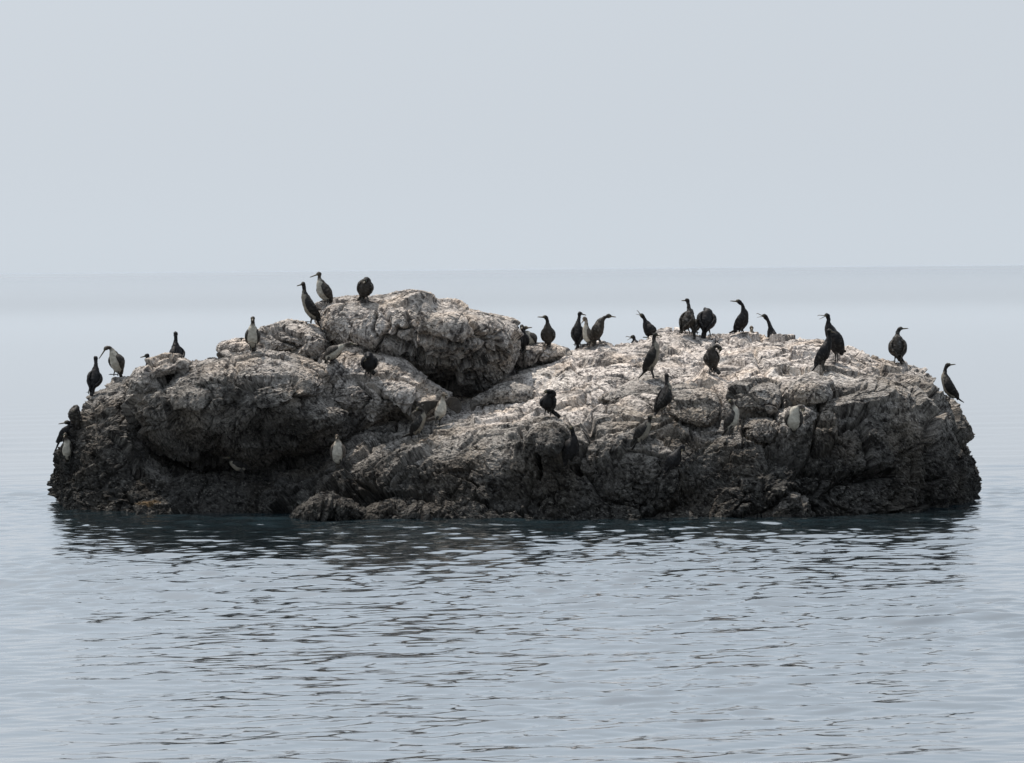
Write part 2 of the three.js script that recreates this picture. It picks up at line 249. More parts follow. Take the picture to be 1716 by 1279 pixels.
// --- the islet: profiles from the front waterline up to the ridge, [drawn height, metres behind the waterline]
const PROFILES = [
  [91, 849, [[842, -.3], [832, -.8]]],
  [97, 850, [[820, -.12], [798, -.5], [788, -1.0]]],
  [108, 852, [[805, -.15], [778, -.45], [768, -1.0]]],
  [120, 853, [[800, -.2], [765, -.5], [750, -1.1], [746, -1.5]]],
  [131, 854, [[790, -.25], [740, -.6], [722, -1.2], [716, -1.8]]],
  [144, 856, [[790, -.28], [720, -.75], [694, -1.4], [686, -2.0]]],
  [160, 857, [[790, -.3], [712, -.8], [672, -1.5], [660, -2.2]]],
  [200, 858, [[790, -.35], [720, -.8], [665, -1.4], [645, -2.2], [637, -3.0]]],
  [260, 859, [[815, -.35], [775, -.9], [720, -1.7], [660, -2.3], [645, -3.0], [635, -3.5]]],
  [330, 860, [[820, -.35], [796, -.9], [775, -2.0], [690, -2.6], [650, -3.0], [630, -3.6]]],
  [420, 860, [[815, -.35], [797, -.9], [785, -2.2], [700, -2.9], [640, -3.2], [605, -3.8]]],
  [500, 862, [[825, -.3], [795, -.9], [775, -2.1], [700, -2.8], [620, -3.3], [575, -4.0], [566, -4.6]]],
  [560, 864, [[830, -.3], [790, -.8], [745, -1.8], [690, -2.5], [610, -3.2], [550, -4.2], [545, -4.8]]],
  [620, 866, [[838, -.25], [790, -.6], [745, -1.4], [710, -2.3], [640, -3.1], [570, -3.9], [540, -4.6]]],
  [700, 868, [[832, -.3], [780, -.65], [740, -1.3], [698, -2.5], [670, -3.4], [600, -4.2], [575, -5]]],
  [780, 868, [[825, -.3], [765, -.6], [722, -1.2], [690, -2.5], [668, -3.5], [620, -4.4], [600, -5]]],
  [860, 869, [[820, -.25], [755, -.5], [718, -1.0], [694, -1.9], [655, -3.2], [618, -4.5], [604, -5.2]]],
  [930, 869, [[815, -.22], [750, -.45], [715, -.9], [690, -1.6], [650, -2.9], [612, -4.3], [596, -5.2]]],
  [1000, 869, [[810, -.2], [750, -.45], [708, -.85], [672, -1.7], [635, -2.9], [600, -4.2], [576, -5.4]]],
  [1060, 869, [[805, -.2], [752, -.5], [705, -.85], [668, -1.5], [630, -2.8], [595, -4.2], [570, -5.4]]],
  [1110, 868, [[810, -.2], [760, -.5], [710, -.9], [665, -1.5], [628, -2.7], [585, -4.2], [558, -5.4]]],
  [1180, 867, [[810, -.2], [765, -.45], [715, -.85], [665, -1.5], [630, -2.5], [590, -4.0], [564, -5.3]]],
  [1250, 866, [[812, -.15], [765, -.4], [710, -.8], [650, -1.3], [618, -2.4], [582, -3.9], [559, -5.1]]],
  [1310, 865, [[815, -.12], [765, -.4], [705, -.75], [655, -1.2], [622, -2.2], [590, -3.5], [563, -4.8]]],
  [1370, 863, [[818, -.08], [765, -.3], [700, -.65], [650, -1.1], [620, -2.0], [595, -3.1], [574, -4.3]]],
  [1430, 861, [[815, -.05], [760, -.2], [700, -.55], [650, -1.05], [625, -1.9], [604, -3.0], [588, -3.8]]],
  [1490, 858, [[812, -.02], [760, -.15], [705, -.45], [660, -.95], [640, -1.7], [618, -2.8], [606, -3.4]]],
  [1540, 855, [[810, -.02], [765, -.15], [715, -.4], [675, -.9], [650, -1.7], [628, -2.5], [622, -2.9]]],
  [1575, 851, [[810, -.03], [770, -.15], [735, -.4], [705, -.9], [680, -1.6], [668, -2.2]]],
  [1600, 847, [[810, -.05], [780, -.2], [755, -.5], [735, -1.0], [722, -1.5]]],
  [1614, 843, [[815, -.05], [795, -.25], [775, -.7], [768, -1.1]]],
  [1623, 840, [[822, -.1], [808, -.4], [803, -.8]]],
  [1629, 839, [[834, -.3], [830, -.5]]],
];
{
  const NV = 430, NB = 60, NU = 960, M = NV + NB;
  const cols = PROFILES.map(([px, wl, pts]) => {                   // resample each profile evenly: M points of [x, y, z, drawn height]
    const z0 = atSea(px, wl).z, q = [];
    const f = atSea(px, wl); q.push([f.x, -.55, z0 + .22, wl + 60], [f.x, -.2, z0 + .1, wl + 22], [f.x, 0, z0, wl]);
    for (const [py, dz] of pts) { const p = at(px, py, z0 + dz); q.push([p.x, p.y, p.z, py]); }
    const resample = (q, n) => {
      const dense = []; for (let i = 0; i < q.length - 1; i++) for (let s = 0; s < 24; s++) dense.push([0, 1, 2, 3].map(k => cr(q[Math.max(0, i - 1)][k], q[i][k], q[i + 1][k], q[Math.min(q.length - 1, i + 2)][k], s / 24)));
      dense.push(q[q.length - 1]);
      const L = [0]; for (let i = 1; i < dense.length; i++) L.push(L[i - 1] + Math.hypot(dense[i][1] - dense[i - 1][1], (dense[i][2] - dense[i - 1][2]) * .8, 0));
      const out = []; let j = 0; for (let i = 0; i < n; i++) { const t = L[L.length - 1] * i / (n - 1); while (j < L.length - 2 && L[j + 1] < t) j++; const f = clamp((t - L[j]) / (L[j + 1] - L[j] || 1)); out.push(dense[j].map((a, k) => lerp(a, dense[j + 1][k], f))); }
      return out;
    };
    const top = q[q.length - 1], h = top[1];
    const back = [top, [top[0], h * .93, top[2] - .35, top[3]], [top[0], h * .6, top[2] - .9, top[3]], [top[0], h * .15, top[2] - 1.25, top[3]], [top[0], -.55, top[2] - 1.4, top[3]]];
    return [...resample(q, NV), ...resample(back, NB + 1).slice(1)];
  });
  const px = PROFILES.map(p => p[0]);
  // spread the columns evenly over the outline, closer where it drops steeply at the ends
  const dens = []; for (let i = 0; i < cols.length - 1; i++) { const a = cols[i][NV - 1], b = cols[i + 1][NV - 1]; dens.push(Math.hypot(a[0] - b[0], a[1] - b[1], 0)); }
  const cum = [0]; dens.forEach(d => cum.push(cum[cum.length - 1] + d));
  const pos = new Float32Array(NU * M * 3), plan = new Float32Array(NU * M * 2), front = new Uint8Array(NU * M), idx = [];
  let j = 0;
  for (let i = 0; i < NU; i++) {
    const t = cum[cum.length - 1] * i / (NU - 1); while (j < cum.length - 2 && cum[j + 1] < t) j++;
    const f = clamp((t - cum[j]) / dens[j]), c0 = cols[Math.max(0, j - 1)], c1 = cols[j], c2 = cols[j + 1], c3 = cols[Math.min(cols.length - 1, j + 2)];
    for (let m = 0; m < M; m++) {
      const k = i * M + m;
      pos[3 * k] = lerp(c1[m][0], c2[m][0], f);
      for (const a of [1, 2]) pos[3 * k + a] = cr(c0[m][a], c1[m][a], c2[m][a], c3[m][a], f);
      plan[2 * k] = lerp(px[j], px[j + 1], f); plan[2 * k + 1] = lerp(c1[m][3], c2[m][3], f); front[k] = m < NV ? 1 : 0;
      if (i < NU - 1 && m < M - 1) { const a = k, b = k + 1, c = k + M, d = c + 1; idx.push(a, c, b, b, c, d); }
    }
  }
  const g = new THREE.BufferGeometry(); g.setAttribute('position', new THREE.BufferAttribute(pos, 3)); g.setIndex(new THREE.BufferAttribute(new Uint32Array(idx), 1));
  finishRock(g, plan, front, {
    seed: 1, rough: islandRough, tone: islandTone,
    humps: [[1070, 765, 110, 50, .25], [920, 745, 70, 40, .16], [700, 790, 120, 40, .14], [1480, 690, 110, 70, .2], [1370, 645, 60, 30, .16], [1180, 650, 50, 25, .14],
      [1430, 790, 130, 45, -.12], [560, 815, 60, 26, .14], [1320, 840, 45, 35, .25], [1130, 840, 100, 40, -.1], [880, 830, 90, 40, -.1], [1340, 735, 70, 25, .14], [130, 760, 70, 60, .1], [280, 800, 60, 50, -.1]],
    grooves: [[[1345, 722, 1395, 722, 1445, 708], 9, .14], [[1385, 662, 1415, 668, 1445, 660], 8, .15],
      [[985, 705, 992, 730, 1005, 752, 985, 772, 975, 790], 14, .3], [[860, 735, 905, 742], 9, .14], [[905, 750, 906, 800], 6, .12], [[865, 668, 905, 645, 945, 622], 6, .07], [[880, 685, 930, 652, 965, 640], 6, .07], [[955, 708, 1000, 672, 1050, 655, 1110, 690], 7, .09],
      [[1150, 585, 1183, 604, 1205, 592], 7, .12], [[1265, 590, 1275, 620, 1300, 640], 7, .12], [[1035, 650, 1095, 655, 1125, 668], 6, .07], [[1100, 735, 1140, 732, 1170, 750], 10, .14], [[1290, 760, 1340, 790, 1420, 800, 1500, 790], 12, .13], [[1500, 640, 1560, 690, 1610, 760], 8, .12], [[600, 750, 660, 730, 720, 722], 7, .1],
      [[640, 765, 690, 745, 735, 742], 9, .13], [[610, 815, 650, 838, 720, 842], 9, .16], [[780, 700, 830, 690, 880, 686], 6, .07], [[970, 640, 1030, 610, 1080, 600], 6, .06], [[1080, 620, 1130, 596, 1180, 610], 6, .06]],
    joints: BLOCKS.map(b => [[...b[1].flat(), ...b[1][0]], 9, .10]),
    stains: [[262, 785, 34, 24, .3], [150, 665, 20, 40, .15], [1190, 602, 40, 9, .7], [1120, 655, 26, 14, .65], [1330, 628, 60, 10, .85], [925, 640, 60, 26, .55], [890, 625, 30, 20, .6], [1320, 738, 26, 26, .4], [740, 712, 60, 12, .45], [1400, 640, 50, 16, .4], [252, 853, 24, 7, .55, OCHRE], [1330, 845, 20, 22, .15]],
  });
  const m = mesh('rock_islet', g, rockMat); m.userData.kind = 'structure'; m.userData.label = 'low limestone islet, pale on top and black towards the waterline';
}

// --- boulders lying on the islet: a drawn outline of the real stone, a bulge towards the viewer and one away from him
function boulder(name, label, o) {
  const { outline, c, z, tf, tb = tf * 1.2, lean = 0, side = 0, n = 2.3 } = o, NA = o.na, NR = o.nr, NB = Math.round(NR * .45);
  const pts = outline, m = pts.length, ring = [];
  // even steps along a rounded closed outline
  const dense = []; for (let i = 0; i < m; i++) for (let s = 0; s < 20; s++) dense.push([0, 1].map(k => cr(pts[(i + m - 1) % m][k], pts[i][k], pts[(i + 1) % m][k], pts[(i + 2) % m][k], s / 20)));
  dense.push(dense[0]); const L = [0]; for (let i = 1; i < dense.length; i++) L.push(L[i - 1] + Math.hypot(dense[i][0] - dense[i - 1][0], dense[i][1] - dense[i - 1][1]));
  let j = 0; for (let i = 0; i < NA; i++) { const t = L[L.length - 1] * i / NA; while (L[j + 1] < t) j++; const f = (t - L[j]) / (L[j + 1] - L[j]); ring.push([lerp(dense[j][0], dense[j + 1][0], f), lerp(dense[j][1], dense[j + 1][1], f)]); }
  const R = NR + NB - 1, pos = new Float32Array((2 + NA * R) * 3), plan = new Float32Array((2 + NA * R) * 2), front = new Uint8Array(2 + NA * R), idx = [];
  const put = (k, u, v, dz, fr) => { const q = (c[1] - v) / 125, under = o.under ?? .3, zz = z + dz + (lean + under) / 2 * q + (lean - under) / 2 * (Math.sqrt(q * q + .05) - .2236) + side * (u - c[0]) / 125, p = at(u, v, zz); pos.set([p.x, p.y, p.z], 3 * k); plan[2 * k] = u; plan[2 * k + 1] = v; front[k] = fr; };
  put(0, c[0], c[1], tf, 1); put(1, c[0], c[1], -tb, 0);
  for (let r = 0; r < R; r++) for (let a = 0; a < NA; a++) {
    const fr = r < NR, ph = fr ? (r + 1) / NR : 1 - (r + 1 - NR) / (NB), rad = Math.sin(ph * Math.PI / 2), h = Math.pow(Math.max(0, 1 - Math.pow(rad, n)), 1 / n);
    put(2 + r * NA + a, lerp(c[0], ring[a][0], rad), lerp(c[1], ring[a][1], rad), h * (fr ? tf : -tb), fr ? 1 : 0);
  }
  const id = (r, a) => 2 + r * NA + a % NA;
  for (let a = 0; a < NA; a++) {
    idx.push(0, id(0, a + 1), id(0, a)); idx.push(1, id(R - 1, a), id(R - 1, a + 1));
    for (let r = 0; r < R - 1; r++) idx.push(id(r, a), id(r, a + 1), id(r + 1, a), id(r + 1, a), id(r, a + 1), id(r + 1, a + 1));
  }
  const g = new THREE.BufferGeometry(); g.setAttribute('position', new THREE.BufferAttribute(pos, 3)); g.setIndex(new THREE.BufferAttribute(new Uint32Array(idx), 1));
  { // face outwards
    let vol = 0; const p = pos, A = V(), B = V(), D = V(), o3 = [p[0], p[1], (p[2] + p[5]) / 2]; for (let i = 0; i < idx.length; i += 3) { A.set(p[3 * idx[i]] - o3[0], p[3 * idx[i] + 1] - o3[1], p[3 * idx[i] + 2] - o3[2]); B.set(p[3 * idx[i + 1]] - o3[0], p[3 * idx[i + 1] + 1] - o3[1], p[3 * idx[i + 1] + 2] - o3[2]); D.set(p[3 * idx[i + 2]] - o3[0], p[3 * idx[i + 2] + 1] - o3[1], p[3 * idx[i + 2] + 2] - o3[2]); vol += A.dot(B.cross(D)); }
    if (vol < 0) { const I = g.index.array; for (let i = 0; i < I.length; i += 3) [I[i + 1], I[i + 2]] = [I[i + 2], I[i + 1]]; }
  }
  finishRock(g, plan, front, o);
  const me = mesh(name, g, rockMat); tag(me, label, 'boulder'); return me;
}
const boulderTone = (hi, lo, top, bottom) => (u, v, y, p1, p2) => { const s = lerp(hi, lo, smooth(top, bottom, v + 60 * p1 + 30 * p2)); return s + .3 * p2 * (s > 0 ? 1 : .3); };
boulder('boulder', 'largest domed boulder on the summit of the islet, undercut on its right', {
  outline: [[535, 520], [575, 503], [620, 501], [650, 498], [690, 489], [725, 504], [765, 503], [786, 520], [830, 533], [852, 550], [865, 577], [862, 602], [848, 626], [830, 645], [798, 668], [765, 674], [735, 664], [690, 652], [650, 635], [600, 615], [550, 590]],
  c: [745, 562], z: -2.9, tf: 1.2, tb: 1.5, lean: -.45, under: .95, n: 2.2, na: 520, nr: 150, seed: 2, amp: .85, tone: boulderTone(.5, -.25, 530, 650),  // tone darkens the lower half: overhang shade put into the colour
  grooves: [[[655, 565, 700, 585, 735, 600], 8, .16], [[640, 520, 655, 545, 640, 570], 6, .08], [[700, 560, 770, 570, 830, 560], 6, .06], [[735, 600, 780, 600, 840, 590], 6, .06]],
  humps: [[700, 510, 50, 25, .1], [620, 560, 50, 30, .12], [780, 550, 70, 40, .1]],
});
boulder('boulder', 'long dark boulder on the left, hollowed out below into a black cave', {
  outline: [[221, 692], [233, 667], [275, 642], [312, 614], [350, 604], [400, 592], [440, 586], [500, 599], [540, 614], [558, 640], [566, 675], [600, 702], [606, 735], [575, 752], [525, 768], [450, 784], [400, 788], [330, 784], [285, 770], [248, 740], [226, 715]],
  c: [440, 672], z: -1.75, tf: 1.35, tb: 1.4, lean: -.5, under: .9, n: 2.0, na: 640, nr: 170, seed: 3, amp: .8, rough: () => .3, tone: boulderTone(.25, -.6, 610, 760),  // dark lower tone paints the cave shade into the stone colour
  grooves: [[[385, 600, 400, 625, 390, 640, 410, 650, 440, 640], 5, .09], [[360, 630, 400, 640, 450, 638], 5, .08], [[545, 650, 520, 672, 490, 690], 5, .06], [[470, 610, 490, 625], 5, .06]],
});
boulder('boulder', 'wedge shaped tan boulder between the cave boulder and the summit boulder', {
  outline: [[536, 650], [546, 606], [572, 584], [610, 580], [655, 600], [702, 634], [732, 652], [750, 668], [735, 682], [690, 694], [650, 716], [612, 738], [588, 738], [572, 700], [556, 675]],
  c: [640, 665], z: -1.85, tf: .7, tb: .9, lean: -.8, n: 2.4, na: 300, nr: 90, seed: 4, amp: .8, tone: boulderTone(.5, .05, 620, 720),
  grooves: [[[600, 640, 620, 660, 605, 690], 5, .06]],
});
boulder('boulder', 'smooth ledge boulder left below the summit, cracked across its face', {
  outline: [[428, 562], [450, 547], [490, 541], [518, 545], [538, 555], [550, 575], [545, 598], [528, 606], [500, 603], [470, 595], [440, 594]],
  c: [505, 578], z: -2.7, tf: .6, tb: .9, lean: -.5, n: 2.4, na: 260, nr: 70, seed: 5, amp: .6, tone: boulderTone(.4, .1, 545, 600),
  grooves: [[[455, 555, 470, 572, 490, 575, 495, 585], 4, .06]],
});
boulder('boulder', 'small pale slab on the skyline left of the ledge boulder', {
  outline: [[366, 586], [375, 572], [400, 568], [440, 572], [452, 590], [420, 600], [380, 602]], c: [405, 585], z: -2.6, tf: .4, lean: -.4, na: 160, nr: 50, seed: 6, amp: .6, tone: boulderTone(.75, .3, 570, 600),
});
boulder('boulder', 'tilted grey slab leaning on the far left shoulder of the islet', {
  outline: [[219, 676], [226, 642], [243, 616], [272, 600], [296, 598], [315, 609], [304, 624], [272, 642], [244, 668], [228, 682]], c: [262, 622], z: -1.65, tf: .5, lean: -.5, under: .9, na: 220, nr: 60, seed: 7, amp: .6, tone: boulderTone(.45, -.3, 600, 670),
});
boulder('boulder', 'flat wedge stone under the right overhang of the summit boulder', {
  outline: [[800, 672], [835, 645], [860, 640], [884, 652], [889, 668], [878, 684], [840, 690], [805, 688]], c: [850, 664], z: -1.95, tf: .4, lean: -.6, na: 180, nr: 50, seed: 8, amp: .6, tone: boulderTone(.2, -.1, 640, 690),
});
boulder('boulder', 'low skyline block just right of the summit boulder', {
  outline: [[850, 592], [872, 580], [920, 577], [944, 586], [948, 600], [925, 609], [870, 610]], c: [905, 594], z: -3.6, tf: .45, lean: -.4, na: 160, nr: 50, seed: 9, amp: .6, tone: boulderTone(.7, .1, 580, 608),
});
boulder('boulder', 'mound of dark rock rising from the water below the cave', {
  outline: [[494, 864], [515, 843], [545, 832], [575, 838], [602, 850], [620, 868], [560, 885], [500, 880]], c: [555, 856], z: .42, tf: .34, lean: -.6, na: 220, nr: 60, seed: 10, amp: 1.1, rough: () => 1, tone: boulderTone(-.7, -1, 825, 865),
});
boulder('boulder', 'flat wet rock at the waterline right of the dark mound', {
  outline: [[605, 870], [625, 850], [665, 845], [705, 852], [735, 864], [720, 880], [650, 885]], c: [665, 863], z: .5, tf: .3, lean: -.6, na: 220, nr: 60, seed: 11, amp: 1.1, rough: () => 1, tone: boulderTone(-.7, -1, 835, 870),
});

// ------------------------------------------------------------------ where the stone lies, for setting blocks and birds on it
const STEP = 2, DW = Math.ceil(W0 / STEP), DH = Math.ceil(H0 / STEP), depth = new Float32Array(DW * DH);
function survey() {
  depth.fill(-1e9);
  const inv = camera.matrixWorldInverse.elements;
  camera.matrixWorldInverse.copy(camera.matrixWorld).invert();
  scene.traverse(o => {
    if (!o.isMesh || o.name === 'sea') return;
    const p = o.geometry.attributes.position.array;
    for (let i = 0; i < p.length; i += 3) {
      if (p[i + 1] < -.05) continue;
      const x = p[i], y = p[i + 1], z = p[i + 2], cx = inv[0] * x + inv[4] * y + inv[8] * z + inv[12], cy = inv[1] * x + inv[5] * y + inv[9] * z + inv[13], cz = inv[2] * x + inv[6] * y + inv[10] * z + inv[14];
      const u = Math.floor((W0 / 2 - cx / cz * FOCAL) / STEP), v = Math.floor((H0 / 2 + cy / cz * FOCAL) / STEP);
      if (u >= 0 && v >= 0 && u < DW && v < DH && z > depth[v * DW + u]) depth[v * DW + u] = z;
    }
  });
}
function stone(px, py) {                                         // the first stone met at or below this point: [depth, drawn height]
  for (let y = Math.round(py / STEP); y < DH; y++) {
    let best = -1e9; const u = Math.round(px / STEP);
    for (let a = -2; a <= 2; a++) for (let b = -1; b <= 1; b++) { const d = depth[(y + b) * DW + u + a]; if (d > best) best = d; }
    if (best > -1e8) return [best, y * STEP];
  }
  return [0, py];
}
survey();
const setOn = [];
for (const [label, outline, c, z, tf, lean, tone, extra] of BLOCKS) { // bedded into the surface below: a plane through the stone round its outline
  const q = []; for (const [u, v] of outline) { const [zz, vv] = stone(u, v); if (Math.abs(vv - v) < 12) q.push([(u - c[0]) / 125, (c[1] - v) / 125, zz]); }
  let A = [[0, 0, 0], [0, 0, 0], [0, 0, 0]], B = [0, 0, 0]; for (const [X, Y, Z] of q) { const r = [X, Y, 1]; for (let a = 0; a < 3; a++) { B[a] += r[a] * Z; for (let b = 0; b < 3; b++) A[a][b] += r[a] * r[b]; } }
  const M3 = new THREE.Matrix3().set(...A.flat()).invert(), fit = V(...B).applyMatrix3(M3);
  const y2 = clamp(fit.y, -2.2, -.1);
  setOn.push([label, { outline, c, z: fit.z - .06, tf: extra ?? .42, lean: y2, under: y2 * .8, side: clamp(fit.x, -.6, .6), n: 2.6, na: 230, nr: 58, seed: 12 + c[0] * .01, amp: .45, rough: () => (c[1] > 700 ? .7 : .1), tone: boulderTone(...tone) }]);
}
for (const [label, o] of setOn) boulder('boulder', label, o);

survey();

// ------------------------------------------------------------------ cormorants
const plumage = new THREE.MeshPhysicalMaterial({ vertexColors: true, roughness: .6, specularIntensity: .3 });
const hornMat = new THREE.MeshStandardMaterial({ color: new THREE.Color().setRGB(.10, .085, .06), roughness: .5 });
const legMat = new THREE.MeshStandardMaterial({ color: new THREE.Color().setRGB(.03, .027, .022), roughness: .7 });
const eyeMat = new THREE.MeshStandardMaterial({ color: new THREE.Color().setRGB(.02, .05, .035), roughness: .15 });
const webMat = legMat;
function loftAlong(pts, D0, opt) {
  // pts: [Vector3, half width across, half depth front to back]; D0: which way the front looks; one closed skin
  const per = opt.per ?? 7, NS = opt.ring ?? 18, S = [];
  const n = pts.length;
  for (let i = 0; i < n - 1; i++) for (let s = 0; s < per; s++) {
    const t = s / per, a = pts[Math.max(0, i - 1)], b = pts[i], c = pts[i + 1], d = pts[Math.min(n - 1, i + 2)];
    S.push([V(cr(a[0].x, b[0].x, c[0].x, d[0].x, t), cr(a[0].y, b[0].y, c[0].y, d[0].y, t), cr(a[0].z, b[0].z, c[0].z, d[0].z, t)), Math.max(.002, cr(a[1], b[1], c[1], d[1], t)), Math.max(.002, cr(a[2], b[2], c[2], d[2], t)), (i + t) / (n - 1)]);
  }
  S.push([pts[n - 1][0].clone(), pts[n - 1][1], pts[n - 1][2], 1]);
  const N = S.length, T = S.map((_, i) => S[Math.min(N - 1, i + 1)][0].clone().sub(S[Math.max(0, i - 1)][0]).normalize());
  const mid = opt.mid ?? Math.floor(N * .3), D = new Array(N);
  D[mid] = D0.clone().addScaledVector(T[mid], -D0.dot(T[mid])).normalize();
  const carry = (from, to) => { const d = D[from].clone(); d.addScaledVector(T[to], -d.dot(T[to])); D[to] = d.lengthSq() > 1e-5 ? d.normalize() : D[from].clone(); };
  for (let i = mid + 1; i < N; i++) carry(i - 1, i);
  for (let i = mid - 1; i >= 0; i--) carry(i + 1, i);
  const pos = [], colr = [], idx = [];
  for (let i = 0; i < N; i++) {
    const L = V().crossVectors(T[i], D[i]);
    for (let k = 0; k < NS; k++) {
      const a = k / NS * Math.PI * 2, p = S[i][0].clone().addScaledVector(D[i], Math.cos(a) * S[i][2]).addScaledVector(L, Math.sin(a) * S[i][1]);
      if (opt.ruffle) p.addScaledVector(p.clone().sub(S[i][0]).normalize(), opt.ruffle * noise(p.x * 42, p.y * 42, p.z * 42 + (opt.salt ?? 0)));
      pos.push(p.x, p.y, p.z); const c = opt.color(S[i][3], Math.cos(a), p); colr.push(c[0], c[1], c[2]);
      if (i < N - 1) { const A = i * NS + k, B = i * NS + (k + 1) % NS; idx.push(A, B, A + NS, B, B + NS, A + NS); }
    }
  }
  for (const [i, s] of [[0, 0], [N - 1, 1]]) { const c = pos.length / 3; pos.push(S[i][0].x, S[i][0].y, S[i][0].z); const q = opt.color(S[i][3], 0, S[i][0]); colr.push(...q); for (let k = 0; k < NS; k++) { const A = i * NS + k, B = i * NS + (k + 1) % NS; s ? idx.push(A, B, c) : idx.push(B, A, c); } }
  const g = new THREE.BufferGeometry(); g.setAttribute('position', new THREE.Float32BufferAttribute(pos, 3)); g.setAttribute('color', new THREE.Float32BufferAttribute(colr, 3)); g.setIndex(idx); g.computeVertexNormals();
  return g;
}
const PLUM = {
  dark: { back: [.008, .008, .009], belly: [.010, .009, .009], speck: .06, head: [.007, .007, .008] },
  brown: { back: [.017, .015, .012], belly: [.032, .027, .022], speck: .16, head: [.012, .011, .010] },
  mixed: { back: [.011, .010, .009], belly: [.20, .18, .145], speck: .06, head: [.014, .012, .011] },
  pale: { back: [.026, .023, .020], belly: [.36, .335, .28], speck: .10, head: [.045, .038, .032] },
  young: { back: [.085, .072, .06], belly: [.42, .39, .33], speck: .1, head: [.10, .08, .065] },
};
function cormorant(o) {
  const pl = PLUM[o.plum], w = (o.w ?? 21) / 21, az = o.az * Math.PI / 180, vent = V(Math.cos(az), 0, Math.sin(az));
  let [zf, fy] = o.behind ? [stone(o.foot[0], o.behind)[0] - .32, o.foot[1]] : stone(o.foot[0], o.foot[1]);
  zf += o.fwd ?? 0;                                              // a step out from a steep face
  const shift = fy - o.foot[1];
  if (Math.abs(shift) > 5) console.log('bird moved', o.foot, shift);
  const F = at(o.foot[0], fy, zf), salt = o.foot[0];
  const g = new THREE.Group(); g.name = numbered('cormorant'); g.position.copy(F); scene.add(g);
  tag(g, o.label, 'cormorant', 'cormorants resting on the rock islet');
  const P = (p, dz) => at(p[0], p[1] + shift, zf + (p[2] ?? 0) + dz * vent.z).sub(F);
  const rump = P(o.rump, -.03), mid = P(o.mid, 0), sho = P(o.sho, .02), head = P(o.head, .06), neck = (o.neck ?? []).map((p, i, a) => P(p, .02 + .04 * (i + 1) / (a.length + 1)));
  const axis = sho.clone().sub(rump).normalize(), V0 = vent.clone().addScaledVector(axis, -vent.dot(axis)).normalize(), lat = V().crossVectors(axis, V0).normalize();
  const lowest = rump.clone().addScaledVector(axis, -.03);
  // bill: reach the drawn tip, the rest of its length along the way the bird looks
  let tip = o.bill ? P(o.bill, .06) : null;
  const BL = .098;
  if (!tip) { const d = o.look != null ? V(Math.cos(o.look * Math.PI / 180), -.25, Math.sin(o.look * Math.PI / 180)).normalize() : V(vent.x, -.3, vent.z).normalize(); tip = head.clone().addScaledVector(d, BL); }
  else { const d = tip.clone().sub(head), l = d.length(); if (l < BL) tip.z += Math.sqrt(BL * BL - l * l) * (o.bz ?? (vent.z >= 0 ? 1 : -1)); }
  const bd = tip.clone().sub(head).normalize();
  const base = head.clone().addScaledVector(bd, .034);
  const speckle = (p, k) => { const a = noise(p.x * 70 + salt, p.y * 60, p.z * 70), b = noise(p.x * 28, p.y * 28 + salt, p.z * 28); return Math.max(0, a + .5 * b - .12) * k; };
  const nb = neck.length, total = 5 + nb + 2;
  const tNeck = 4 / (total - 1), tHead = (4 + nb + .4) / (total - 1);
  const mid2 = rump.clone().lerp(mid, .55);
  const spine = [[lowest, .020 * w, .020 * w], [rump, .050 * w, .048 * w], [mid2, .076 * w, .074 * w], [mid, .083 * w, .08 * w], [sho, .060 * w, .058 * w],
    ...neck.map((p, i) => { const f = (i + 1) / (nb + 1), r = lerp(.036, .0235, Math.min(1, f * 1.5)) * Math.sqrt(w); return [p, r, r]; }),
    [head, .027, .030], [base, .0135, .015]];
  const body = loftAlong(spine, V0, { per: 8, ring: 22, mid: 20, ruffle: .006, salt,
    color: (t, c, p) => {
      let q; const s = speckle(p, pl.speck);
      if (t > tHead) { const f = smooth(tHead, 1, t); q = pl.head.map((x, i) => lerp(x, [.15, .13, .08][i], c > .1 ? f * f * .7 : f * f * .15)); }
      else {
        const edge = smooth(-.45, .45, c + .8 * noise(p.x * 34, p.y * 34, p.z * 34 + salt)), up = smooth(tNeck - .05, tHead, t);
        q = pl.back.map((x, i) => lerp(lerp(x, pl.belly[i], edge), pl.head[i], o.plum === 'young' ? up * .5 : smooth(.25, .9, up)));
        q = q.map(x => x * (1 + .5 * noise(p.x * 50, p.y * 40 + salt, p.z * 50)) + s * (edge > .5 ? .35 : 1));
      }
      return q;
    } });
  mesh('body', body, plumage, g);
  const backColor = (t, c, p) => { const s = speckle(p, pl.speck * 1.3); return pl.back.map((x, i) => x * (1 + .7 * noise(p.x * 60, p.y * 30 + salt, p.z * 60)) + s * [1, .93, .82][i]); };
  const dors = V0.clone().negate();
  for (const sd of [-1, 1]) {
    let pts;
    if (o.spread) {
      const q = o.spread[sd < 0 ? 0 : 1].map((p, i) => at(p[0], p[1] + shift, zf + p[2]).sub(F));
      pts = q.map((p, i) => [p, [.03, .055, .085, .075, .02][i], [.016, .013, .010, .008, .004][i]]);
      mesh('wing', loftAlong(pts, V(0, 0, 1), { per: 7, ring: 14, ruffle: .005, color: (t, c, p) => backColor(t, c, p).map(x => x * .45), salt }), plumage, g);
      continue;
    }
    const off = (p, a, b) => p.clone().addScaledVector(lat, sd * a * w).addScaledVector(dors, b * w);
    pts = [[off(sho, .036, .008), .018, .03], [off(sho.clone().lerp(mid, .5), .072, .006), .025 * w, .054 * w], [off(mid, .083, .010), .025 * w, .062 * w], [off(mid2, .072, .024), .022 * w, .058 * w], [off(rump, .034, .046), .016 * w, .036 * w], [off(rump.clone().addScaledVector(axis, -.07), .012, .04), .006, .014]];
    if (o.out) pts = pts.map((p, i) => [p[0].addScaledVector(lat, sd * o.out * [0, .5, 1, 1, .9, .8][i]), p[1], p[2]]);
